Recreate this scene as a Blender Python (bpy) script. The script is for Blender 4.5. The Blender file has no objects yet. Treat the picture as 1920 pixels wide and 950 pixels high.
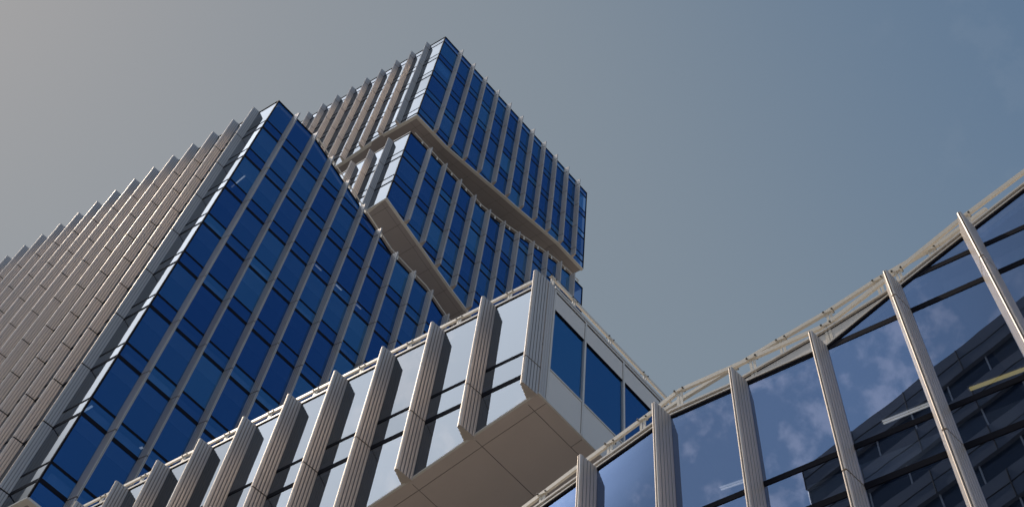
import bpy, math, random
from math import sin, cos, radians
random.seed(7)
C = bpy.context.scene.collection
sc = bpy.context.scene

# ------------------------------------------------------------------ camera
Z0 = 1.6                       # eye height above the plaza
cam_d = bpy.data.cameras.new('camera'); cam = bpy.data.objects.new('camera', cam_d); C.objects.link(cam)
PITCH, ROLL, FOC = radians(60.55), radians(8.80), 2314.5
fw = (0, cos(PITCH), sin(PITCH)); up = (0, -sin(PITCH), cos(PITCH)); rt = (1, 0, 0)
cr, sr = cos(ROLL), sin(ROLL)
right = [cr*a + sr*b for a, b in zip(rt, up)]; upv = [-sr*a + cr*b for a, b in zip(rt, up)]
import mathutils
M = mathutils.Matrix(((right[0], upv[0], -fw[0], 0), (right[1], upv[1], -fw[1], 0), (right[2], upv[2], -fw[2], Z0), (0, 0, 0, 1)))
cam.matrix_world = M
cam_d.sensor_fit = 'HORIZONTAL'; cam_d.sensor_width = 36; cam_d.lens = 36*FOC/1920
cam_d.clip_start = 0.1; cam_d.clip_end = 3000
sc.camera = cam

# ------------------------------------------------------------------ sky, sun, exposure
SUN_AZ, SUN_EL = 295.0, 56.0
w = bpy.data.worlds.new('World'); sc.world = w; w.use_nodes = True
nt = w.node_tree; N = nt.nodes; L = nt.links
bg = N['Background']
sky = N.new('ShaderNodeTexSky'); sky.sky_type = 'NISHITA'; sky.sun_disc = False
sky.sun_elevation = radians(SUN_EL); sky.sun_rotation = radians(SUN_AZ)
sky.air_density = 1.0; sky.dust_density = 0.2; sky.ozone_density = 1.0
bg.inputs['Strength'].default_value = 0.12
# thin bright haze: the sky's range is compressed away from the sun, with a white glow close round it
def vm(op, a, b=None, c=None):
    q = N.new('ShaderNodeVectorMath'); q.operation = op
    for i, x in enumerate((a, b, c)):
        if x is None: continue
        if isinstance(x, tuple): q.inputs[i].default_value = x
        else: L.new(x, q.inputs[i])
    return q.outputs[0]
raw = sky.outputs[0]
HK, HS = 2.0, 9.15
soft = vm('DIVIDE', vm('MULTIPLY', raw, (HS, HS, HS)), vm('ADD', raw, (HK, HK, HK)))
geo = N.new('ShaderNodeTexCoord')
def lobe(az, el, c0, c1):                              # smooth 0..1 lobe about a sky direction
    q = N.new('ShaderNodeVectorMath'); q.operation = 'DOT_PRODUCT'; L.new(geo.outputs['Generated'], q.inputs[0])
    q.inputs[1].default_value = (sin(radians(az))*cos(radians(el)), cos(radians(az))*cos(radians(el)), sin(radians(el)))
    m = N.new('ShaderNodeMapRange'); m.interpolation_type = 'SMOOTHSTEP'; L.new(q.outputs['Value'], m.inputs['Value'])
    m.inputs['From Min'].default_value = cos(radians(c0)); m.inputs['From Max'].default_value = cos(radians(c1)); return m.outputs[0]
glow = vm('MULTIPLY', (26., 28.5, 32.5), lobe(273, 56, 17, 9))
tint = vm('ADD', (.95, .975, .985), vm('MULTIPLY', (.15, .045, -.065), lobe(300, 35, 80, 36)))
soft = vm('MULTIPLY', vm('MULTIPLY', soft, tint), vm('ADD', (1, 1, 1), vm('MULTIPLY', (-.40, -.25, -.08), lobe(110, 50, 52, 12))))
# scattered fair-weather clouds in the part of the sky behind the viewer
cz = N.new('ShaderNodeTexNoise'); cz.inputs['Scale'].default_value = 24; cz.inputs['Detail'].default_value = 9; cz.inputs['Roughness'].default_value = .6
L.new(geo.outputs['Generated'], cz.inputs['Vector'])
cm = N.new('ShaderNodeMapRange'); cm.interpolation_type = 'SMOOTHSTEP'; cm.inputs['From Min'].default_value = .50; cm.inputs['From Max'].default_value = .66; L.new(cz.outputs['Fac'], cm.inputs['Value'])
cloud = vm('MULTIPLY', vm('ADD', vm('MULTIPLY', (6.0, 4.4, 3.4), cm.outputs[0]), (1.3, 2.3, 3.6)), lobe(248, 54, 22, 7))
wisp = vm('MULTIPLY', vm('MULTIPLY', (.2, .18, .16), cm.outputs[0]), lobe(58, 63, 11, 2))
low = vm('MULTIPLY', (1.0, 2.1, 4.6), lobe(165, 12, 52, 22))   # unseen blue fill added low in the sky to light the shaded fins
tot = vm('ADD', vm('ADD', vm('ADD', vm('ADD', soft, glow), cloud), wisp), low)
L.new(tot, bg.inputs['Color'])
sun_d = bpy.data.lights.new('sun', 'SUN'); sun_d.energy = 5.0; sun_d.angle = radians(0.5); sun_d.color = (1, .85, .69)
sun = bpy.data.objects.new('sun', sun_d); C.objects.link(sun)
sv = mathutils.Vector((sin(radians(SUN_AZ))*cos(radians(SUN_EL)), cos(radians(SUN_AZ))*cos(radians(SUN_EL)), sin(radians(SUN_EL))))
sun.rotation_euler = sv.to_track_quat('Z', 'Y').to_euler(); sun.location = (-60, 20, 120)
sc.view_settings.view_transform = 'Standard'; sc.view_settings.look = 'None'
sc.view_settings.gamma = 1; sc.view_settings.use_curve_mapping = False
sc.view_settings.exposure = -1.0
try:
    sc.cycles.max_bounces = 10; sc.cycles.transparent_max_bounces = 12; sc.cycles.diffuse_bounces = 4
    sc.cycles.glossy_bounces = 5; sc.cycles.sample_clamp_indirect = 8
except Exception: pass

# ------------------------------------------------------------------ materials
def newmat(name):
    m = bpy.data.materials.new(name); m.use_nodes = True
    return m, m.node_tree.nodes, m.node_tree.links
def metal(name, col, rough=.45, met=.0, var=.06, scale=3.0, streak=True):
    m, n, l = newmat(name); b = n['Principled BSDF']
    b.inputs['Specular IOR Level'].default_value = .15 if max(col) < .05 else .5; b.inputs['Roughness'].default_value = rough; b.inputs['Metallic'].default_value = met
    tc = n.new('ShaderNodeTexCoord'); mp = n.new('ShaderNodeMapping')
    mp.inputs['Scale'].default_value = (scale, scale, scale*.12 if streak else scale)
    nz = n.new('ShaderNodeTexNoise'); nz.inputs['Scale'].default_value = 1.0; nz.inputs['Detail'].default_value = 6
    mx = n.new('ShaderNodeMix'); mx.data_type = 'RGBA'
    mx.inputs['A'].default_value = (*[c*(1-var*1.5) for c in col], 1); mx.inputs['B'].default_value = (*[min(1, c*(1+var)) for c in col], 1)
    l.new(tc.outputs['Object'], mp.inputs[0]); l.new(mp.outputs[0], nz.inputs['Vector'])
    l.new(nz.outputs['Fac'], mx.inputs['Factor']); l.new(mx.outputs['Result'], b.inputs['Base Color'])
    rr = n.new('ShaderNodeMapRange'); rr.inputs['To Min'].default_value = max(.05, rough-.08); rr.inputs['To Max'].default_value = rough+.1
    l.new(nz.outputs['Fac'], rr.inputs['Value']); l.new(rr.outputs[0], b.inputs['Roughness'])
    return m
def glass(name, refl, trans, ior=2.0, bump=.012, alt=None):
    m, n, l = newmat(name); n.remove(n['Principled BSDF']); out = n['Material Output']
    g = n.new('ShaderNodeBsdfGlossy'); g.inputs['Roughness'].default_value = 0.0
    t = n.new('ShaderNodeBsdfTransparent'); mx = n.new('ShaderNodeMixShader')
    fz = n.new('ShaderNodeFresnel'); fz.inputs['IOR'].default_value = 1.5
    fr = n.new('ShaderNodeMapRange'); fr.inputs['To Min'].default_value = ior; fr.inputs['To Max'].default_value = 1; l.new(fz.outputs[0], fr.inputs['Value'])
    ge = n.new('ShaderNodeNewGeometry'); inv = n.new('ShaderNodeMath'); inv.operation = 'SUBTRACT'; inv.inputs[0].default_value = 1; l.new(ge.outputs['Backfacing'], inv.inputs[1])
    fm = n.new('ShaderNodeMath'); fm.operation = 'MULTIPLY'; l.new(fr.outputs[0], fm.inputs[0]); l.new(inv.outputs[0], fm.inputs[1])   # the inner face of the pane only transmits
    oi = n.new('ShaderNodeObjectInfo')
    def vary(col, lo, hi):
        r = n.new('ShaderNodeMapRange'); r.inputs['To Min'].default_value = lo; r.inputs['To Max'].default_value = hi
        l.new(oi.outputs['Random'], r.inputs['Value'])
        c = n.new('ShaderNodeMix'); c.data_type = 'RGBA'; c.blend_type = 'MULTIPLY'; c.inputs['Factor'].default_value = 1
        c.inputs['A'].default_value = (*col, 1); l.new(r.outputs[0], c.inputs['B']); return c.outputs['Result']
    rc = vary(refl, .80, 1.10)
    if alt:                                            # random per pane: a few lean towards teal
        pw = n.new('ShaderNodeMath'); pw.operation = 'POWER'; pw.inputs[1].default_value = 2.2; l.new(oi.outputs['Random'], pw.inputs[0])
        am = n.new('ShaderNodeMix'); am.data_type = 'RGBA'; am.inputs['A'].default_value = (*refl, 1); am.inputs['B'].default_value = (*alt, 1); l.new(pw.outputs[0], am.inputs['Factor']); rc = am.outputs['Result']
    l.new(rc, g.inputs['Color']); l.new(vary(trans, .6, 1.15), t.inputs['Color'])
    tc = n.new('ShaderNodeTexCoord'); nz = n.new('ShaderNodeTexNoise'); nz.inputs['Scale'].default_value = .9; nz.inputs['Detail'].default_value = 1
    bp = n.new('ShaderNodeBump'); bp.inputs['Strength'].default_value = bump; bp.inputs['Distance'].default_value = .2
    l.new(tc.outputs['Object'], nz.inputs['Vector']); l.new(nz.outputs['Fac'], bp.inputs['Height']); l.new(bp.outputs[0], g.inputs['Normal'])
    l.new(fm.outputs[0], mx.inputs[0]); l.new(t.outputs[0], mx.inputs[1]); l.new(g.outputs[0], mx.inputs[2])
    l.new(mx.outputs[0], out.inputs['Surface'])
    return m
def emit(name, col, s):
    m, n, l = newmat(name); b = n['Principled BSDF']
    b.inputs['Base Color'].default_value = (*col, 1); b.inputs['Emission Color'].default_value = (*col, 1); b.inputs['Emission Strength'].default_value = s
    return m
FIN = metal('anodised_fin_metal', (.66, .585, .52), .45, .5, .04, 2.5)
GROOVE_SHADE = metal('fin_groove_shade', (.26, .235, .22), .5)  # dark colour stands in for the shadow inside the fin grooves
FINDARK = metal('fin_joint_dark', (.02, .02, .022), .6)
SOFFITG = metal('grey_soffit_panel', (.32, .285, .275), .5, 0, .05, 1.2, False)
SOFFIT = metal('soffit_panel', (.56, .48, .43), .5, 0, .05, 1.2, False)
SEAM = metal('dark_seam', (.03, .028, .027), .7)
TRIM = metal('pale_trim_metal', (.66, .63, .58), .4, 0, .04, 3)
RAIL = metal('cream_rail_paint', (.74, .68, .58), .4, 0, .04, 4, False)
BOLT = metal('dark_bolt', (.06, .055, .05), .5)
FRAME = metal('dark_transom_metal', (.009, .009, .016), .75)
PANEL = metal('white_cladding_panel', (.71, .675, .625), .45, 0, .03, .8, False)
ROOF = metal('roof_membrane', (.35, .34, .33), .8, 0, .1, .6, False)
CEIL = metal('ceiling_board', (.45, .45, .45), .8, 0, .04, 1, False)
CEILP = metal('plaster_strip', (.86, .86, .84), .8, 0, .03, 1, False)
CORE = metal('core_wall_paint', (.22, .22, .23), .8, 0, .08, .5, False)
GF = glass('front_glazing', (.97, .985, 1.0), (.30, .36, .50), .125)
GR = glass('low_wing_glazing_sky_tint', (.45, .57, .86), (.74, .80, .88), .48, .005)  # same glass as the front, with the bluer sky reflection put into its tint
GB = glass('side_glazing_sky_tint', (.095, .265, .65), (.72, .82, .93), .50, .006, (.155, .44, .78))  # same glass again; the deep-blue sky it mirrors is put into the tint
BLIND = metal('roller_blind', (.45, .62, .66), .8, 0, .05, 6)
STEEL = metal('thin_cable_steel', (.2, .2, .2), .4, .5)

# ------------------------------------------------------------------ mesh helpers
class MB:
    def __init__(s): s.v = []; s.f = []; s.m = []
    def add(s, vs, fs, mi=0):
        o = len(s.v); s.v += [tuple(v) for v in vs]; s.f += [tuple(i+o for i in f) for f in fs]; s.m += [mi]*len(fs)
    def loop_prism(s, a, b, mi=0):                    # two corresponding loops -> closed solid
        n = len(a); s.add(list(a)+list(b), [tuple(range(n))[::-1], tuple(range(n, 2*n))] + [(i, (i+1) % n, n+(i+1) % n, n+i) for i in range(n)], mi)
    def box8(s, p, mi=0): s.loop_prism(p[:4], p[4:], mi)
    def bar(s, a, b, wd, ht, mi=0, upd=(0, 0, 1)):     # rectangular bar a->b
        a = mathutils.Vector(a); b = mathutils.Vector(b); d = (b-a).normalized()
        u = mathutils.Vector(upd); x = d.cross(u)
        if x.length < 1e-4: x = d.cross(mathutils.Vector((1, 0, 0)))
        x.normalize(); y = x.cross(d)
        q = [(-wd/2, -ht/2), (wd/2, -ht/2), (wd/2, ht/2), (-wd/2, ht/2)]
        s.loop_prism([a+x*i+y*j for i, j in q], [b+x*i+y*j for i, j in q], mi)
    def tube(s, a, b, r, n=8, mi=0):
        a = mathutils.Vector(a); b = mathutils.Vector(b); d = (b-a).normalized()
        x = d.cross(mathutils.Vector((0, 0, 1)))
        if x.length < 1e-4: x = mathutils.Vector((1, 0, 0))
        x.normalize(); y = x.cross(d)
        c = [(r*cos(2*math.pi*i/n), r*sin(2*math.pi*i/n)) for i in range(n)]
        s.loop_prism([a+x*i+y*j for i, j in c], [b+x*i+y*j for i, j in c], mi)
    def build(s, name, mats, parent=None):
        me = bpy.data.meshes.new(name)
        off = parent.location if parent else mathutils.Vector((0, 0, 0))
        par = parent
        while par is not None and par.parent is not None: par = par.parent; off = off + par.location
        me.from_pydata([tuple(mathutils.Vector(v)-off) for v in s.v], [], s.f); me.update()
        mats = mats if isinstance(mats, (list, tuple)) else [mats]
        for m in mats: me.materials.append(m)
        me.polygons.foreach_set('material_index', s.m)
        import bmesh
        bm = bmesh.new(); bm.from_mesh(me); bmesh.ops.recalc_face_normals(bm, faces=bm.faces); bm.to_mesh(me); bm.free()
        o = bpy.data.objects.new(name, me); C.objects.link(o)
        if parent: o.parent = parent
        return o
def thing(name, label, cat, loc, group=None):
    o = bpy.data.objects.new(name, None); C.objects.link(o); o.location = loc; o['label'] = label; o['category'] = cat
    if group: o['group'] = group
    return o
def tag(o, label=None, cat=None, group=None, kind=None):
    for k, v in (('label', label), ('category', cat), ('group', group), ('kind', kind)):
        if v: o[k] = v
    return o
def azv(a): return (sin(radians(a)), cos(radians(a)))
class Face:                                            # a vertical facade plane: s along, o outward, z up
    def __init__(f, p0, ad, an): f.p = p0; f.d = azv(ad); f.n = azv(an)
    def __call__(f, s, o, z): return (f.p[0]+f.d[0]*s+f.n[0]*o, f.p[1]+f.d[1]*s+f.n[1]*o, z+Z0)
def pl(knots):                                         # piecewise-linear profile
    def g(s):
        if s <= knots[0][0]: k = (knots[0], knots[1])
        elif s >= knots[-1][0]: k = (knots[-2], knots[-1])
        else:
            for i in range(len(knots)-1):
                if knots[i][0] <= s <= knots[i+1][0]: k = (knots[i], knots[i+1]); break
        (a, x), (b, y) = k; return x+(y-x)*(s-a)/(b-a)
    return g

# ------------------------------------------------------------------ facade kit
FIN_W, FIN_D, TIP = .26, .43, .062
def fin_profile(n):
    # plan section of a corrugated tapering blade: s across (0..FIN_W), o outward; 'dark' marks the groove faces that get the painted shade
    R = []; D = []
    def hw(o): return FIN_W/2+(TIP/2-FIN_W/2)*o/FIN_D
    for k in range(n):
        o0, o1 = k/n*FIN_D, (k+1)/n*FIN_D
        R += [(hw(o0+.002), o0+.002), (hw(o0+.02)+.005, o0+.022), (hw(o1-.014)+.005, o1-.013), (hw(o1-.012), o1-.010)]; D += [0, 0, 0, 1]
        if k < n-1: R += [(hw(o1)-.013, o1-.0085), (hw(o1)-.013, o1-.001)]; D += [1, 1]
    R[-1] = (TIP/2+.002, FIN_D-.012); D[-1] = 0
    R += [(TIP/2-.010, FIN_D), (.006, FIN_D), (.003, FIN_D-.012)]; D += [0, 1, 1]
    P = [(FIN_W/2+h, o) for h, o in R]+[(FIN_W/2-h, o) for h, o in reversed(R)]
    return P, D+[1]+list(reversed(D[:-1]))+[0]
PROFILES = {n: fin_profile(n) for n in (4, 5)}
def fin(face, s0, zb, zt, joints, parent, n=5, gap=.02):
    """one corrugated fin from zb to zt with open joints at the given levels"""
    PROF, PDARK = PROFILES[n]; PROFC = [(FIN_W/2+(s-FIN_W/2)*.8, .004+o*.93) for s, o in PROF]
    mb = MB()
    cuts = [zb]+sorted(j for j in joints if zb+.25 < j < zt-.15)+[zt]
    for a, b in zip(cuts[:-1], cuts[1:]):
        lo = a+(gap if a != zb else 0); hi = b-(gap if b != zt else 0)
        mb.loop_prism([face(s0+s, o, lo) for s, o in PROF], [face(s0+s, o, hi) for s, o in PROF], 0)
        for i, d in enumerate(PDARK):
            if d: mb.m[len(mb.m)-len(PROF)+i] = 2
    for j in cuts[1:-1]:
        mb.loop_prism([face(s0+s, o, j-.08) for s, o in PROFC], [face(s0+s, o, j+.08) for s, o in PROFC], 1)
    return mb.build('fin', [FIN, FINDARK, GROOVE_SHADE], parent)
def clip(poly, f):
    out = []
    for i in range(len(poly)):
        a, b = poly[i], poly[(i+1) % len(poly)]; fa, fb = f(a), f(b)
        if fa >= 0: out.append(a)
        if (fa >= 0) != (fb >= 0):
            t = fa/(fa-fb); out.append((a[0]+(b[0]-a[0])*t, a[1]+(b[1]-a[1])*t))
    return out
def pane_poly(s0, s1, z0, z1, top, bot):
    P = [(s0, z0), (s1, z0), (s1, z1), (s0, z1)]
    def lin(g): return lambda p: g(s0+.001)+(g(s1-.001)-g(s0+.001))*(p[0]-s0)/(s1-s0)
    lt, lb = lin(top), lin(bot)
    P = clip(P, lambda p: lt(p)-p[1])
    if len(P) > 2: P = clip(P, lambda p: p[1]-lb(p))
    if len(P) < 3: return None
    ar = abs(sum(P[i][0]*P[(i+1) % len(P)][1]-P[(i+1) % len(P)][0]*P[i][1] for i in range(len(P))))/2
    return P if ar > .01 else None
SPAN = .936
def facade(face, edges, levels, top, bot, parent, gl, limit=1000, blind_p=0.0, zvis=-1e9, skip=None, prj=.008, th=(.20, .12)):
    """glazed bays between vertical edges: vision panes (window), spandrel panes and transoms per floor"""
    jobs = []
    for lv in levels:
        for a, b in zip(edges[:-1], edges[1:]):
            for z0, z1, nm in ((lv, lv+SPAN, 'spandrel_panel'), (lv+SPAN, lv+3.7, 'window')):
                P = pane_poly(a+.012, b-.012, z0+.012, z1-.012, lambda s: top(s)-.03, lambda s: bot(s)+.03)
                if P: jobs.append((nm, P, z0))
    rest = {}
    cnt = {}
    for nm, P, z0 in jobs:
        vis = z0 > zvis and (skip is None or not skip(P))
        cnt[nm] = cnt.get(nm, 0)+1
        if vis and cnt[nm] <= limit:
            mb = MB(); mb.loop_prism([face(s, -.004, z) for s, z in P], [face(s, -.024, z) for s, z in P])
            o = mb.build(nm, gl, parent)
            if nm == 'window' and random.random() < blind_p:
                zs = [z for s, z in P]; ss = [s for s, z in P]; zt = max(zs); h = random.choice((.55, .9, 1.4))
                b2 = MB(); Q = clip(P, lambda p: p[1]-(zt-h))
                if len(Q) > 2:
                    b2.loop_prism([face(s, -.16, z) for s, z in Q], [face(s, -.165, z) for s, z in Q]); b2.build('roller_blind', BLIND, o)
        else:
            rest.setdefault(nm, MB()).loop_prism([face(s, -.004, z) for s, z in P], [face(s, -.024, z) for s, z in P])
    for nm, mb in rest.items(): tag(mb.build(nm, gl, parent), kind='stuff')
    for lv in levels:
        for z, h in ((lv, th[0]), (lv+SPAN, th[1])):
            run = None
            for a, b in list(zip(edges[:-1], edges[1:]))+[(None, None)]:
                P = pane_poly(a, b, z-h/2, z+h/2, lambda s: top(s)-.02, lambda s: bot(s)+.02) if a is not None else None
                if P:
                    if run is None: run = MB()
                    run.loop_prism([face(s, prj, q) for s, q in P], [face(s, -.05, q) for s, q in P])
                elif run is not None: run.build('transom', FRAME, parent); run = None
def edge_strip(face, ss, prof, h0, h1, o0, o1, name, mat, parent):
    """a strip that follows a sloped edge profile, from prof+h0 to prof+h1"""
    mb = MB()
    for a, b in zip(ss[:-1], ss[1:]):
        za, zb_ = prof(a+1e-4), prof(b-1e-4)
        mb.box8([face(a, o0, za+h0), face(b, o0, zb_+h0), face(b, o0, zb_+h1), face(a, o0, za+h1),
                 face(a, o1, za+h0), face(b, o1, zb_+h0), face(b, o1, zb_+h1), face(a, o1, za+h1)])
    return mb.build(name, mat, parent)
class Plan:                                            # parallelogram plan: i along front face, j along side face from one corner
    def __init__(g, p, di, dj): g.p = p; g.i = azv(di); g.j = azv(dj)
    def __call__(g, i, j, z): return (g.p[0]+g.i[0]*i+g.j[0]*j, g.p[1]+g.i[1]*i+g.j[1]*j, z+Z0)
def slab_panels(plan, ii, jj, zf, gap, th, name, mat, parent, backing=True):
    """panelled soffit: one mesh of panels with open joints, plus a dark backing sheet behind the joints"""
    mb = MB()
    for a, b in zip(ii[:-1], ii[1:]):
        for c, d in zip(jj[:-1], jj[1:]):
            q = [(a+gap, c+gap), (b-gap, c+gap), (b-gap, d-gap), (a+gap, d-gap)]
            mb.box8([plan(i, j, zf(i, j)) for i, j in q]+[plan(i, j, zf(i, j)+th) for i, j in q], 0)
            if backing:
                q = [(a, c), (b, c), (b, d), (a, d)]
                mb.box8([plan(i, j, zf(i, j)+.012) for i, j in q]+[plan(i, j, zf(i, j)+.03+th) for i, j in q], 1)
    return mb.build(name, [mat, SEAM], parent)
def roof_sheet(plan, ii, jj, zf, name, mat, parent, th=.15):
    mb = MB()
    for a, b in zip(ii[:-1], ii[1:]):
        for c, d in zip(jj[:-1], jj[1:]):
            q = [(a, c), (b, c), (b, d), (a, d)]
            mb.box8([plan(i, j, zf(i, j)-th) for i, j in q]+[plan(i, j, zf(i, j)) for i, j in q])
    return mb.build(name, mat, parent)
def floors(plan, levels, i0, i1, j0, jmax, parent):
    for lv in levels:
        j1 = jmax(lv)
        if j1 <= j0+.5: continue
        mb = MB()
        za, zb = lv+.30, lv+.86
        q = [(i0, j0), (i1, j0), (i1, j1), (i0, j1)]
        mb.box8([plan(i, j, za) for i, j in q]+[plan(i, j, zb) for i, j in q], 0)
        e = .75                                        # pale plaster strip along the glass
        q = [(i0+.02, j0+.02), (i0+e, j0+.02), (i0+e, j1-.02), (i0+.02, j1-.02)]
        mb.box8([plan(i, j, za-.03) for i, j in q]+[plan(i, j, za+.01) for i, j in q], 1)
        mb.build('floor_slab', [CEIL, CEILP], parent)
def guard_rail(pts, posts, parent, foot=.35, size=(.05, .11), cables=()):
    """box handrail through pts with bolted flat posts"""
    mb = MB()
    for a, b in zip(pts[:-1], pts[1:]): mb.bar(a, b, size[0], size[1])
    r = mb.build('guard_rail', RAIL, parent)
    for p, f in posts:
        m2 = MB(); v = mathutils.Vector(p)
        d = mathutils.Vector(pts[-1])-mathutils.Vector(pts[0]); d.z = 0; d.normalize()
        t = d*.035
        for q in (v-t, v+t):                           # twin flats
            m2.bar(q-mathutils.Vector((0, 0, f)), q+mathutils.Vector((0, 0, .05)), .022, .05, 0, tuple(d))
        m2.bar(v-t*2.6+mathutils.Vector((0, 0, -.01)), v+t*2.6+mathutils.Vector((0, 0, -.01)), size[0]+.02, .05, 0)
        n_ = d.cross(mathutils.Vector((0, 0, 1)))
        for q in (v-t*2.4, v+t*2.4):
            m2.tube(q-n_*.06, q+n_*.06, .018, 6, 1)
        m2.build('rail_post', [RAIL, BOLT], r)
    return r

H = 3.7
aF, nF, aB, nB = 309.7, 219.7, 48.6, 138.6
PL_, PM_, PW_ = (-14.4187, 28.7935), (-8.0113, 34.8396), (.9744, 15.0685)

# ------------------------------------------------------------------ ground
mb = MB(); mb.add([(-400, -400, 0), (400, -400, 0), (400, 400, 0), (-400, 400, 0)], [(0, 1, 2, 3)])
pm, n, l = newmat('plaza_paving'); b = n['Principled BSDF']; b.inputs['Roughness'].default_value = .8
tc = n.new('ShaderNodeTexCoord'); br = n.new('ShaderNodeTexBrick'); br.inputs['Scale'].default_value = .8
br.inputs['Color1'].default_value = (.36, .32, .27, 1); br.inputs['Color2'].default_value = (.30, .27, .235, 1); br.inputs['Mortar'].default_value = (.16, .15, .14, 1)
br.inputs['Mortar Size'].default_value = .01
l.new(tc.outputs['Object'], br.inputs['Vector']); l.new(br.outputs[0], b.inputs['Base Color'])
tag(mb.build('ground', pm), 'paved plaza ground between the buildings', 'ground', kind='structure')

# ------------------------------------------------------------------ front tower block (left)
def flat(z): return lambda s: z
def block(root, p, topB, botB, topF, botF, lv, lenF, lenB, finsB, finsF, limB, limF, blind, skipB=None, skipF=None, zfin=None):
    fB, fF = Face(p, aB, nB), Face(p, aF, nF); plan = Plan(p, aF, aB)
    eB = [0.0]+[s+FIN_W/2 for s in finsB]+[lenB]; eF = [0.0]+[s+FIN_W/2 for s in finsF]+[lenF]
    joints = lv
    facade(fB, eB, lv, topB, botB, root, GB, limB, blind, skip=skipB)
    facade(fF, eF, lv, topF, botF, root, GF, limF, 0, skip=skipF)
    for s in finsB:
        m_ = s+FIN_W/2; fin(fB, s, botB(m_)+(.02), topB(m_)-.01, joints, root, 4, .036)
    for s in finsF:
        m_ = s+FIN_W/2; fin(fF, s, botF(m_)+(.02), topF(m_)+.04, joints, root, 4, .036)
    mb = MB(); z0, z1 = botB(0)+.06, topB(0)                       # dark corner mullion
    mb.loop_prism([plan(-.03, -.03, z0), plan(.05, -.02, z0), plan(.05, .05, z0), plan(-.02, .05, z0)],
                  [plan(-.03, -.03, z1), plan(.05, -.02, z1), plan(.05, .05, z1), plan(-.02, .05, z1)])
    mb.build('corner_mullion', FRAME, root)
    mb = MB(); z0, z1 = botB(lenB)+.06, topB(lenB)
    mb.loop_prism([plan(-.03, lenB-.06, z0), plan(.06, lenB-.06, z0), plan(.06, lenB, z0), plan(-.03, lenB, z0)],
                  [plan(-.03, lenB-.06, z1), plan(.06, lenB-.06, z1), plan(.06, lenB, z1), plan(-.03, lenB, z1)])
    mb.build('corner_mullion', FRAME, root)
    return fB, fF, plan, eB, eF

tL = thing('tower_block', 'large nearest tower block on the left, deep blue glass and roof sloping down rightward', 'building', (PL_[0], PL_[1], 8.12*H+Z0))
kL = [(0, 17.38), (2.68, 17.38), (4.18, 17.19), (5.69, 16.99), (7.2, 16.80), (8.71, 16.60), (10.15, 16.41), (11.68, 16.38), (13.15, 16.36), (14.65, 16.17), (24, 15.2)]
topL = pl([(s, z*H) for s, z in kL]); botL = flat(8.12*H)
lvL = [(16.38-k)*H for k in range(10)]
finsBL = [1.17+1.503*k for k in range(15)]; finsFL = [1.41+1.51*k for k in range(19)]
fBL, fFL, planL, eBL, eFL = block(tL, PL_, topL, botL, flat(17.38*H), botL, lvL, 30, 24, finsBL, finsFL, 100, 100, .0,
    skipB=lambda P: (sum(s for s, z in P)/len(P) > 16.5) or (sum(z for s, z in P)/len(P) < 49 and sum(s for s, z in P)/len(P) > 11) or (sum(z for s, z in P)/len(P) < 42 and sum(s for s, z in P)/len(P) > 6.3),
    skipF=lambda P: sum(s for s, z in P)/len(P) > 1.5)
ssL = [k[0] for k in kL]
edge_strip(fBL, ssL, topL, -.07, 0, .035, -.12, 'roof_edge', FRAME, tL)
edge_strip(fBL, ssL, topL, -.02, .30, -.13, -.30, 'coping', TRIM, tL)
edge_strip(fFL, [0, 30], flat(17.38*H), -.05, .0, .03, -.12, 'roof_edge', FRAME, tL)
roof_sheet(planL, [.2, 29.9], [.2]+ssL[1:], lambda i, j: topL(j)-.12, 'roof', ROOF, tL)
edge_strip(fFL, [0, 30], botL, -.046, .046, .027, -.2, 'soffit_trim', TRIM, tL); edge_strip(fBL, [.02, 24], botL, -.05, .05, .03, -.2, 'soffit_trim', TRIM, tL)
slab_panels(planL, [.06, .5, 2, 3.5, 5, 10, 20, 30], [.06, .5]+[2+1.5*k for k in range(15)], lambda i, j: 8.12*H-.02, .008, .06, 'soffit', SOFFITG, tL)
floors(planL, lvL[:-1], .30, 29, .35, lambda lv: min([23.8]+[s for s in [x*.1 for x in range(240)] if topL(s) < lv+1.05]), tL)
mb = MB(); q = [(7, 6), (27, 6), (27, 21), (7, 21)]
mb.box8([planL(i, j, 8.2*H) for i, j in q]+[planL(i, j, 15.0*H) for i, j in q]); mb.build('core_wall', CORE, tL)
mb = MB(); q = [(.4, 23.9), (29.9, 23.9), (29.9, 24), (.4, 24)]
mb.box8([planL(i, j, 8.12*H) for i, j in q]+[planL(i, j, 15.1*H) for i, j in q])
q = [(29.9, .3), (30, .3), (30, 23.9), (29.9, 23.9)]
mb.box8([planL(i, j, 8.12*H) for i, j in q]+[planL(i, j, 15.1*H) for i, j in q]); mb.build('rear_wall', PANEL, tL)
# rails on the sloping roof edge
pts = [fBL(s, -.12, topL(s)+.68) for s in (2.9, 4.18, 5.69, 7.2, 8.71, 10.15, 11.68, 13.15, 14.65, 17, 20)]
guard_rail(pts, [(fBL(s, -.12, topL(s)+.68), .7) for s in [3.2+1.5*k for k in range(10)]], tL, size=(.05, .06))
mb = MB(); z = 17.38*H
for a, b_ in ((.45, 1.25), (1.5, 2.6)):
    A, B_ = fBL(a, -.5, z+.40), fBL(b_, -.5, z+.40); mb.bar(A, B_, .03, .03)
    for s in (a, b_): mb.bar(fBL(s, -.5, z-.1), fBL(s, -.5, z+.40), .03, .03)
mb.build('guard_rail', STEEL, tL)
# recessed podium that carries the block
mb = MB(); q = [(4, 4), (30, 4), (30, 22), (4, 22)]
mb.box8([planL(i, j, -1.6) for i, j in q]+[planL(i, j, 8.12*H+.1) for i, j in q]); mb.build('podium_wall', CORE, tL)

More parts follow.
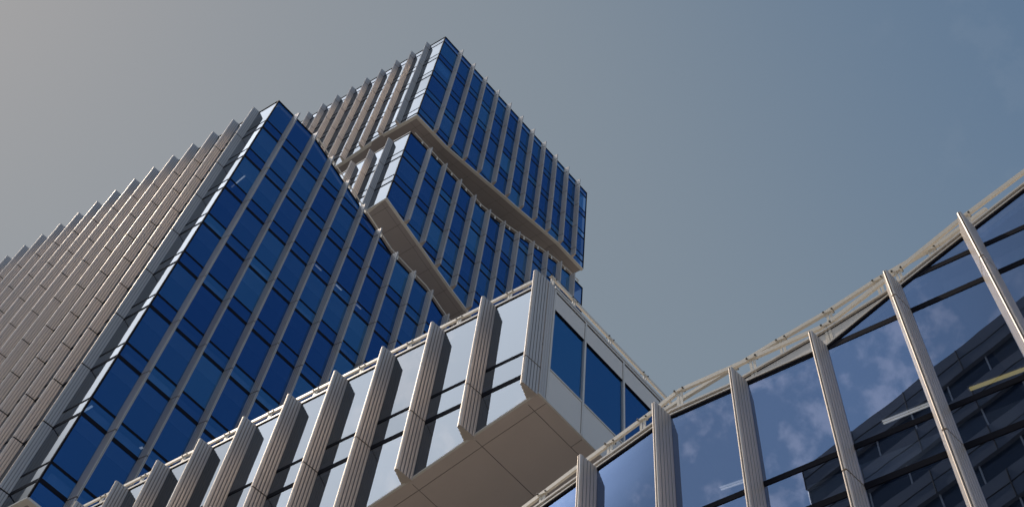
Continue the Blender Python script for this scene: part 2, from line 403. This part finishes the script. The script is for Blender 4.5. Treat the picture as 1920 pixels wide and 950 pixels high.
# ------------------------------------------------------------------ middle tower block
tM = thing('tower_block', 'middle tower block with slanting underside, between the topmost block and the nearest one', 'building', (PM_[0], PM_[1], 17.06*H+Z0))
kMt = [(0, 20.55), (7.4, 20.49), (8.99, 20.63), (10.49, 20.79), (12.0, 21.0), (13.44, 21.17), (14.9, 21.34), (16.57, 21.45), (18.14, 21.46)]
kMb = [(0, 17.86), (1.65, 17.68), (3.18, 17.52), (4.68, 17.35), (6.22, 17.19), (7.75, 17.05), (10, 16.80), (13, 16.6), (18.14, 16.5)]
topM = pl([(s, z*H) for s, z in kMt]); botM = pl([(s, z*H) for s, z in kMb])
topMF = pl([(0, 20.55*H), (1.5, 20.55*H), (4.5, 20.43*H), (20, 19.9*H)]); botMF = pl([(0, 17.86*H), (1.4, 17.8*H), (20, 17.6*H)])
lvM = [(20.53-k)*H for k in range(5)]
finsBM = [1.64+1.5*k for k in range(11)]; finsFM = [1.43+1.52*k for k in range(12)]
fBM, fFM, planM, eBM, eFM = block(tM, PM_, topM, botM, topMF, botMF, lvM, 20, 18.14, finsBM, finsFM, 60, 30, .06,
    skipF=lambda P: sum(s for s, z in P)/len(P) > 6)
ssM = [k[0] for k in kMt]; sbM = [k[0] for k in kMb]
edge_strip(fBM, ssM, topM, -.07, 0, .035, -.12, 'roof_edge', FRAME, tM)
edge_strip(fBM, ssM, topM, -.02, .26, -.13, -.3, 'coping', TRIM, tM)
edge_strip(fFM, [0, 1.5, 4.5, 20], topMF, -.04, .06, .03, -.3, 'coping', TRIM, tM)
edge_strip(fBM, sbM, botM, -.06, .04, .03, -.2, 'soffit_trim', TRIM, tM)
edge_strip(fFM, [0, 1.4, 20], botMF, -.056, .04, .028, -.2, 'soffit_trim', TRIM, tM)
jj = [.03, .45]+[1.64+1.5*k for k in range(11)]+[18.1]
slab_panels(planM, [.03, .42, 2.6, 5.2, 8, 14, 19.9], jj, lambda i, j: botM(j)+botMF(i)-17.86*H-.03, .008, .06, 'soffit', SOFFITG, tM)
roof_sheet(planM, [.2, 19.9], [.2]+ssM[1:-1]+[18.0], lambda i, j: topM(j)+topMF(i)-20.55*H-.12, 'roof', ROOF, tM)
floors(planM, lvM[1:3], .30, 19, .35, lambda lv: 17.9, tM)
floors(planM, lvM[3:4], .30, 19, 4.6, lambda lv: 17.9, tM)
mb = MB(); q = [(9.5, 8), (18, 8), (18, 16), (9.5, 16)]
mb.box8([planM(i, j, 16.9*H) for i, j in q]+[planM(i, j, 21.5*H) for i, j in q]); mb.build('core_wall', CORE, tM)
mb = MB(); q = [(.3, 18.02), (19.9, 18.02), (19.9, 18.12), (.3, 18.12)]
mb.box8([planM(i, j, 16.6*H) for i, j in q]+[planM(i, j, 20.2*H) for i, j in q]); mb.build('rear_wall', PANEL, tM)
pts = [fBM(s, -.12, topM(s)+.75) for s in (.4, 3, 5, 7.4, 8.99, 10.49, 12, 13.44, 14.9, 16.57, 17.8)]
guard_rail(pts, [(fBM(s, -.12, topM(s)+.75), .75) for s in [1.2+1.5*k for k in range(12)]], tM, size=(.05, .06))

# ------------------------------------------------------------------ topmost tower block
tU = thing('tower_block', 'topmost tower block, furthest away, blue glass with grey fins against the sky', 'building', (PM_[0], PM_[1], 21.35*H+Z0))
kUb = [(0, 21.36), (3.1, 21.36), (4.62, 21.46), (6.14, 21.57), (7.61, 21.68), (9.1, 21.79), (10.57, 21.88), (12.04, 21.99), (13.54, 22.1), (15.0, 22.2), (18.1, 22.21)]
topU = flat(25.75*H); botU = pl([(s, z*H) for s, z in kUb])
botUF = pl([(0, 21.36*H), (3.1, 21.36*H), (6.16, 21.08*H), (20, 20.6*H)])
lvU = [(25.48-k)*H for k in range(6)]
finsBU = [1.62+1.495*k for k in range(11)]; finsFU = [1.45+1.515*k for k in range(12)]
fBU, fFU, planU, eBU, eFU = block(tU, PM_, topU, botU, topU, botUF, lvU, 20, 18.1, finsBU, finsFU, 66, 60, .08)
edge_strip(fBU, [0, 18.1], topU, -.06, .02, .035, -.15, 'roof_edge', FRAME, tU)
edge_strip(fFU, [0, 20], topU, -.05, .02, .03, -.15, 'roof_edge', FRAME, tU)
sbU = [k[0] for k in kUb]
edge_strip(fBU, sbU, botU, -.06, .04, .03, -.2, 'soffit_trim', TRIM, tU)
edge_strip(fFU, [0, 3.1, 6.16, 20], botUF, -.056, .04, .028, -.2, 'soffit_trim', TRIM, tU)
jj = [.03, .75]+[1.62+1.495*k for k in range(11)]+[18.07]
ii = [.03, .75]+[2.9+1.5*k for k in range(4)]+[10, 14]
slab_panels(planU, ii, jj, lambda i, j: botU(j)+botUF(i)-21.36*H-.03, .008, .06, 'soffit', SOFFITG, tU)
roof_sheet(planU, [.2, 19.9], [.2, 18.0], lambda i, j: 25.75*H-.15, 'roof', ROOF, tU)
floors(planU, lvU[1:], .30, 19, .35, lambda lv: 17.9 if lv > 22*H else 0, tU)
mb = MB(); q = [(6, 5), (18, 5), (18, 15), (6, 15)]
mb.box8([planU(i, j, 22.3*H) for i, j in q]+[planU(i, j, 25.6*H) for i, j in q]); mb.build('core_wall', CORE, tU)
mb = MB(); q = [(.3, 18.0), (19.9, 18.0), (19.9, 18.08), (.3, 18.08)]
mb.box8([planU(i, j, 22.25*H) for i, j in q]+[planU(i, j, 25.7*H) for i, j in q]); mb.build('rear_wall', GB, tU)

# ------------------------------------------------------------------ cantilevered wing in front
tW = thing('cantilevered_wing', 'cantilevered wing with bright mirror glass and beige fins, brown underside hanging over the low wing', 'building', (PW_[0], PW_[1], 21.03+Z0))
fW, fE = Face(PW_, aF, nF), Face(PW_, aB, nB); planW = Plan(PW_, aF, aB)
ZT = 25.63
topW = flat(ZT); botW = pl([(0, 21.02), (1.5, 20.53), (3.0, 20.0), (4.1, 19.66), (9, 18.0), (14, 16.4), (21, 14.4)])
lvW = [21.95-3.7*k for k in range(3)]
finsW = [1.5*k for k in range(14)]
edgesW = [0]+[s+.13 for s in finsW[1:]]+[20.4]
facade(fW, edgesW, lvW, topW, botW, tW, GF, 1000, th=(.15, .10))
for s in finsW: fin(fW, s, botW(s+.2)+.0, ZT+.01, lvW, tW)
edge_strip(fW, [.26, 20.4], topW, -.02, .0, .010, -.05, 'roof_edge', FRAME, tW)
edge_strip(fW, [.26, 20.4], topW, .004, .075, .028, -.30, 'coping', TRIM, tW)
sW = [0, 1.5, 3.0, 4.1, 9, 14, 20.4]
edge_strip(fW, sW, botW, -.01, .028, .03, -.1, 'soffit_trim', TRIM, tW)
edge_strip(fW, sW, botW, .030, .05, .02, -.1, 'sill_gasket', FRAME, tW)
def fz(i, j): return botW(i)-.012
iiW = [.30]+[1.56+1.52*k for k in range(13)]
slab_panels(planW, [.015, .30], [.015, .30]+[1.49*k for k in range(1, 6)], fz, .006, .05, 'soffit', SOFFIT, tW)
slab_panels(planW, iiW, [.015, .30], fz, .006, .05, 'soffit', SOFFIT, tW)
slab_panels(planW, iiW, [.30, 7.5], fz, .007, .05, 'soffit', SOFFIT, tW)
roof_sheet(planW, [.1, 20.4], [.1, 7.5], lambda i, j: ZT-.02, 'roof', ROOF, tW)
for lv in lvW[:1]:
    mb = MB(); q = [(.35, .3), (20, .3), (20, 7.3), (.35, 7.3)]
    mb.box8([planW(i, j, lv+.30) for i, j in q]+[planW(i, j, lv+.8) for i, j in q]); mb.build('floor_slab', CEIL, tW)
mb = MB(); q = [(.3, 7.3), (20.4, 7.3), (20.4, 7.45), (.3, 7.45)]
mb.box8([planW(i, j, botW(i)+.05) for i, j in q]+[planW(i, j, ZT-.1) for i, j in q]); mb.build('rear_wall', PANEL, tW)
# end wall
zb0 = 21.03
mb = MB(); mb.box8([fE(0.004, .02, zb0), fE(.215, .02, zb0), fE(.215, .02, ZT-.02), fE(0.004, .02, ZT-.02), fE(0.004, -.1, zb0), fE(.215, -.1, zb0), fE(.215, -.1, ZT-.02), fE(0.004, -.1, ZT-.02)])
for s in (.07, .14): mb.box8([fE(s, .026, zb0), fE(s+.05, .026, zb0), fE(s+.05, .026, ZT-.02), fE(s, .026, ZT-.02), fE(s, .018, zb0), fE(s+.05, .018, zb0), fE(s+.05, .018, ZT-.02), fE(s, .018, ZT-.02)])
mb.build('corner_column', FIN, tW)
mE = [.25, 1.41, 2.87, 4.35, 5.85, 7.4]
for a in mE:
    mb = MB(); mb.box8([fE(a-.03, .03, zb0+.02), fE(a+.03, .03, zb0+.02), fE(a+.03, .03, ZT-.1), fE(a-.03, .03, ZT-.1), fE(a-.03, -.06, zb0+.02), fE(a+.03, -.06, zb0+.02), fE(a+.03, -.06, ZT-.1), fE(a-.03, -.06, ZT-.1)])
    mb.build('mullion', TRIM, tW)
for a, b_ in zip(mE[:-1], mE[1:]):
    def rect(z0, z1, o0, o1, nm, mat, g=.045):
        m2 = MB(); m2.box8([fE(a+g, o0, z0), fE(b_-g, o0, z0), fE(b_-g, o0, z1), fE(a+g, o0, z1), fE(a+g, o1, z0), fE(b_-g, o1, z0), fE(b_-g, o1, z1), fE(a+g, o1, z1)])
        return m2.build(nm, mat, tW)
    rect(zb0+.03, 22.17, .012, -.03, 'cladding_panel', PANEL, .04)
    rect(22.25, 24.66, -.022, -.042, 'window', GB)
    rect(24.70, 25.42, .012, -.03, 'cladding_panel', PANEL, .04)
    rect(22.185, 22.235, .026, -.03, 'window_sill', TRIM)
    rect(24.665, 24.695, .014, -.03, 'window_head', FRAME)
    rect(22.236, 22.25, .01, -.03, 'sill_gasket', FRAME)
mb = MB()
for z0, z1, o, mi in ((25.43, 25.455, .02, 1), (25.46, 25.53, .035, 0), (25.535, 25.56, .02, 1), (25.565, ZT+.02, .04, 0)):
    mb.box8([fE(.225, o, z0), fE(7.4, o, z0), fE(7.4, o, z1), fE(.225, o, z1), fE(.225, -.2, z0), fE(7.4, -.2, z0), fE(7.4, -.2, z1), fE(.225, -.2, z1)], mi)
mb.build('coping', [TRIM, FRAME], tW)
edge_strip(fE, [.0, 7.4], flat(zb0), -.02, .02, .024, -.1, 'soffit_trim', TRIM, tW)
mb = MB(); q = [(.6, .35), (6, .35), (6, 7.2), (.6, 7.2)]      # blank lining behind the end windows
guard_rail([fW(s, .0, 25.99) for s in (.2, 5, 10, 20.2)], [(fW(1.12+1.5*k, .0, 25.99), .33) for k in range(12)], tW)
guard_rail([fE(s, .02, 25.90) for s in (.05, 3, 7.3)], [(fE(s, .02, 25.90), .30) for s in (.12, .92, 2.34, 3.72, 5.2)], tW)

# ------------------------------------------------------------------ low wing (right, front)
u0 = 6.08
PR_ = (PW_[0]-azv(aF)[0]*u0, PW_[1]-azv(aF)[1]*u0)
aR = 129.7
fR = Face(PR_, aR, nF); planR = Plan(PR_, aR, aB)
tR = thing('low_wing', 'low wing at lower right, tall reflective panes and a roof edge climbing to the right', 'building', (PR_[0], PR_[1], 0))
kR = [(-16.8, 13.0), (-4.59, 17.66), (-3.05, 18.24), (0, 18.26), (1.55, 19.06), (3.08, 19.8), (4.6, 20.5), (8, 22.0)]
kC = [(-16.8, 13.13), (-4.59, 17.79), (-3.05, 18.37), (-1.9, 18.37), (0, 18.72), (1.3, 19.06), (1.55, 19.19), (3.08, 19.93), (4.6, 20.63), (8, 22.13)]
topR, copR = pl(kR), pl(kC); botR = flat(-1.6)
finsR = [1.53*k-.26 for k in range(-10, 6)]
edgesR = [-16.8]+[s+.13 for s in finsR]+[8]
lvR = [18.24+3.7-3.7*k for k in range(0, 7)]
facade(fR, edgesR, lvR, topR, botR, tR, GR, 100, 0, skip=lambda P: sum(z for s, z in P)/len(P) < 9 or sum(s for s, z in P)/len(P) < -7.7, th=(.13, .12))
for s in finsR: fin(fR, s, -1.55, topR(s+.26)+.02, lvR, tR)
sR = sorted(set([k[0] for k in kR]+[k[0] for k in kC]))
edge_strip(fR, sR, topR, -.035, .01, .02, -.05, 'roof_edge', FRAME, tR)
mb = MB()                                              # white upstand between glass head and coping
for a, b_ in zip(sR[:-1], sR[1:]):
    za, zb, ca, cb = topR(a+1e-4)+.012, topR(b_-1e-4)+.012, copR(a+1e-4), copR(b_-1e-4)
    mb.box8([fR(a, .0, za), fR(b_, .0, zb), fR(b_, .0, cb), fR(a, .0, ca), fR(a, -.25, za), fR(b_, -.25, zb), fR(b_, -.25, cb), fR(a, -.25, ca)])
mb.build('upstand', PANEL, tR)
edge_strip(fR, sR, copR, -.045, -.03, .012, -.02, 'shadow_gap', FRAME, tR)
edge_strip(fR, sR, copR, .0, .05, .035, -.3, 'coping', TRIM, tR)
edge_strip(fR, sR, topR, .02, .055, .03, -.02, 'head_trim', TRIM, tR)
roof_sheet(planR, sR, [.1, 14], lambda i, j: topR(i)-.1, 'roof', ROOF, tR)
for lv in lvR[1:5]:
    i1 = 7.9; i0 = min([7.9]+[s for s in [x*.1 for x in range(-167, 79)] if topR(s) > lv+1.05])
    if i0 > 7: continue
    mb = MB(); q = [(i0, .3), (i1, .3), (i1, 13.8), (i0, 13.8)]
    mb.box8([planR(i, j, lv+.33) for i, j in q]+[planR(i, j, lv+.86) for i, j in q]); mb.build('floor_slab', CEIL, tR)
mb = MB(); q = [(-16, 6), (7.9, 6), (7.9, 6.2), (-16, 6.2)]
mb.box8([planR(i, j, -1.6) for i, j in q]+[planR(i, j, topR(i)-.3) for i, j in q]); mb.build('core_wall', CORE, tR)
mb = MB(); q = [(7.9, .1), (8, .1), (8, 14), (7.9, 14)]
mb.box8([planR(i, j, -1.6) for i, j in q]+[planR(i, j, 21.8) for i, j in q])
q = [(-16.8, .1), (-16.7, .1), (-16.7, 14), (-16.8, 14)]
mb.box8([planR(i, j, -1.6) for i, j in q]+[planR(i, j, 12.8) for i, j in q]); mb.build('side_wall', PANEL, tR)
rp = [(-10, 15.85), (-6.14, 17.48), (-4.85, 18.05), (-3.43, 18.64), (-2.87, 18.92), (.08, 18.92), (1.52, 19.57), (2.9, 20.28), (4.27, 20.87), (7, 22.1)]
def rz(s): return pl(rp)(s)
guard_rail([fR(s, .0, z-.02) for s, z in rp], [(fR(s, .0, rz(s)-.02), f) for s, f in ((-8.8, .45), (-7.3, .45), (-5.75, .38), (-4.33, .45), (-3.64, .35), (-2.86, .68), (-1.38, .62), (.08, .55), (1.55, .45), (3.0, .4), (4.5, .4))], tR, size=(.05, .10))
r2 = [(-3.35, 18.46), (-2.8, 18.62), (-.9, 19.06), (.1, 19.26), (1.13, 19.56), (2.3, 19.78), (3.3, 20.2)]
r2 = [(s*1.0286, z*1.0286) for s, z in r2]
guard_rail([fR(s, -.35, z+.02) for s, z in r2], [(fR(s, -.35, pl(r2)(s)), .9) for s in (-1.9, -.88, .1, 1.13, 2.2)], tR, size=(.06, .09))
mb = MB()
for h0, h1 in ((.12, .40), (.28, .62)):
    mb.tube(fR(-2.8, -.2, 18.62-h0*.5), fR(.1, -.2, 19.2-h1*.6), .012); mb.tube(fR(.1, -.2, 19.2-h1*.6), fR(1.5, -.2, rz(1.5)-.2-h0*.5), .012); mb.tube(fR(1.5, -.2, rz(1.5)-.2-h0*.5), fR(6, -.2, rz(6)-.3-h0*.5), .012)
mb.build('rail_cable', STEEL, tR)

# ------------------------------------------------------------------ ceiling lights seen through the glass
LITW = emit('lit_tube_warm', (1.0, .74, .25), 1.5); LITC = emit('lit_tube_pale', (.95, .86, .76), 1.15); LITD = emit('lit_tube_cool', (.75, .8, .85), 1.2)
HOUS = metal('lamp_housing', (.6, .6, .58), .4)
def tube_light(A, B, wd, label, mat, twin=False):
    t = thing('tube_light', label, 'ceiling light', tuple((mathutils.Vector(A)+mathutils.Vector(B))/2), 'tube lights inside the glass buildings')
    d = (mathutils.Vector(B)-mathutils.Vector(A)).normalized(); x = d.cross(mathutils.Vector((0, 0, 1))).normalized()
    mb = MB(); mb.bar(A, B, wd, .05); mb.build('housing', HOUS, t)
    dz = mathutils.Vector((0, 0, -.035))
    for k in ((-1, 1) if twin else (0,)):
        m2 = MB(); o = x*k*wd*.27; m2.tube(mathutils.Vector(A)+d*.03+dz+o, mathutils.Vector(B)-d*.03+dz+o, wd*(.16 if twin else .36), 8); m2.build('tube', mat, t)
zc = 18.24+.27; zr = 17.75
def onp(s, z, zz):                                     # where the sight line from the plaza through facade point (s, z) meets height zz
    a = fR(s, 0, z); k = zz/z; return (a[0]*k, a[1]*k, zz+Z0)
tube_light(onp(1.88, 15.73, zc), onp(2.95, 15.66, zc), .10, 'glowing yellow tube light behind the rightmost panes of the low wing', LITW)
tube_light(onp(.5, 15.79, zr), onp(1.30, 15.77, zr), .10, 'twin tube light behind the low wing pane where the dark reflection begins', LITC, True)
tube_light(onp(-2.29, 15.82, zr), onp(-1.72, 15.76, zr), .10, 'short pale tube light behind the cloud-reflecting pane at the bottom of the low wing', LITC, True)
zL = 57.21-.03
tube_light(fBL(.87, -2.07, zL), fBL(.87, -.98, zL), .10, 'pale tube light high in the corner bay of the nearest tower block', LITC)
for s0, s1, lab in ((6.95, 7.47, 'highest of three short tube lights in a row inside the nearest tower block'), (8.54, 9.05, 'second of three short tube lights in a row inside the nearest tower block'), (10.14, 10.58, 'lowest of three short tube lights in a row inside the nearest tower block')):
    tube_light(fBL(s0, -1.9, zL), fBL(s1, -1.9, zL), .10, lab, LITC)
tube_light(fBL(3.4, -3.7, 38.68), fBL(3.65, -2.85, 38.68), .12, 'twin tube light low in the nearest tower block, just above the cantilevered wing rail', LITC, True)
tube_light(fBL(.9, -3.9, 38.68), fBL(1.0, -2.9, 38.68), .10, 'dim bluish tube light in the corner bay low on the nearest tower block', LITD, True)

# ------------------------------------------------------------------ curved office building across the plaza (seen mirrored in the low wing)
hO = 60.0
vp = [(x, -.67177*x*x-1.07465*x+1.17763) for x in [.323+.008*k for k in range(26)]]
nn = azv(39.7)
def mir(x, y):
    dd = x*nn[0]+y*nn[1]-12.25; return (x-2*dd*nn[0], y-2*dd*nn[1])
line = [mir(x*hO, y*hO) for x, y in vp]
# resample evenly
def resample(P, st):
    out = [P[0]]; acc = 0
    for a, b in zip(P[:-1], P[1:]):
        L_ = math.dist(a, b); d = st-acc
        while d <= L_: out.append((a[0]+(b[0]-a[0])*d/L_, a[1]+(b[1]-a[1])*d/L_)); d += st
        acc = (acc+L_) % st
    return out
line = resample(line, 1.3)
for _ in range(1): line = [line[0]]+[((a[0]+2*b[0]+c[0])/4, (a[1]+2*b[1]+c[1])/4) for a, b, c in zip(line, line[1:], line[2:])]+[line[-1]]
cx, cy = PW_[0]+2, PW_[1]-2
def outn(i):
    a, b = line[max(0, i-1)], line[min(len(line)-1, i+1)]; t = (b[0]-a[0], b[1]-a[1]); n_ = (-t[1], t[0]); q = math.hypot(*n_); n_ = (n_[0]/q, n_[1]/q)
    if n_[0]*(cx-line[i][0])+n_[1]*(cy-line[i][1]) < 0: n_ = (-n_[0], -n_[1])
    return n_
def op(i, o, z): n_ = outn(i); return (line[i][0]+n_[0]*o, line[i][1]+n_[1]*o, z+Z0)
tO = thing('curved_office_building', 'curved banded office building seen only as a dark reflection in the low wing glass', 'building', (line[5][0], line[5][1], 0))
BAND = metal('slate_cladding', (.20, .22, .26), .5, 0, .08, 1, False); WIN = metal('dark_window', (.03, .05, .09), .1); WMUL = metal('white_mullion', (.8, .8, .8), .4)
nL = len(line)
def band(z0, z1, o0, name, mat, seam=False):
    mb = MB()
    for i in range(nL-1):
        mb.box8([op(i, o0, z0), op(i+1, o0, z0), op(i+1, o0, z1), op(i, o0, z1), op(i, -1.2, z0), op(i+1, -1.2, z0), op(i+1, -1.2, z1), op(i, -1.2, z1)])
    if seam:
        for i in range(nL-1):
            zm = (z0+z1)/2; mb.box8([op(i, o0+.02, zm-.03), op(i+1, o0+.02, zm-.03), op(i+1, o0+.02, zm+.03), op(i, o0+.02, zm+.03), op(i, o0-.02, zm-.03), op(i+1, o0-.02, zm-.03), op(i+1, o0-.02, zm+.03), op(i, o0-.02, zm+.03)], 1)
        for i in range(0, nL, 3):
            a, b_ = op(i, o0+.015, z0), op(i, o0+.015, z1); mb.bar(a, b_, .05, .05, 1)
    return mb.build(name, [mat, SEAM], tO)
z = hO
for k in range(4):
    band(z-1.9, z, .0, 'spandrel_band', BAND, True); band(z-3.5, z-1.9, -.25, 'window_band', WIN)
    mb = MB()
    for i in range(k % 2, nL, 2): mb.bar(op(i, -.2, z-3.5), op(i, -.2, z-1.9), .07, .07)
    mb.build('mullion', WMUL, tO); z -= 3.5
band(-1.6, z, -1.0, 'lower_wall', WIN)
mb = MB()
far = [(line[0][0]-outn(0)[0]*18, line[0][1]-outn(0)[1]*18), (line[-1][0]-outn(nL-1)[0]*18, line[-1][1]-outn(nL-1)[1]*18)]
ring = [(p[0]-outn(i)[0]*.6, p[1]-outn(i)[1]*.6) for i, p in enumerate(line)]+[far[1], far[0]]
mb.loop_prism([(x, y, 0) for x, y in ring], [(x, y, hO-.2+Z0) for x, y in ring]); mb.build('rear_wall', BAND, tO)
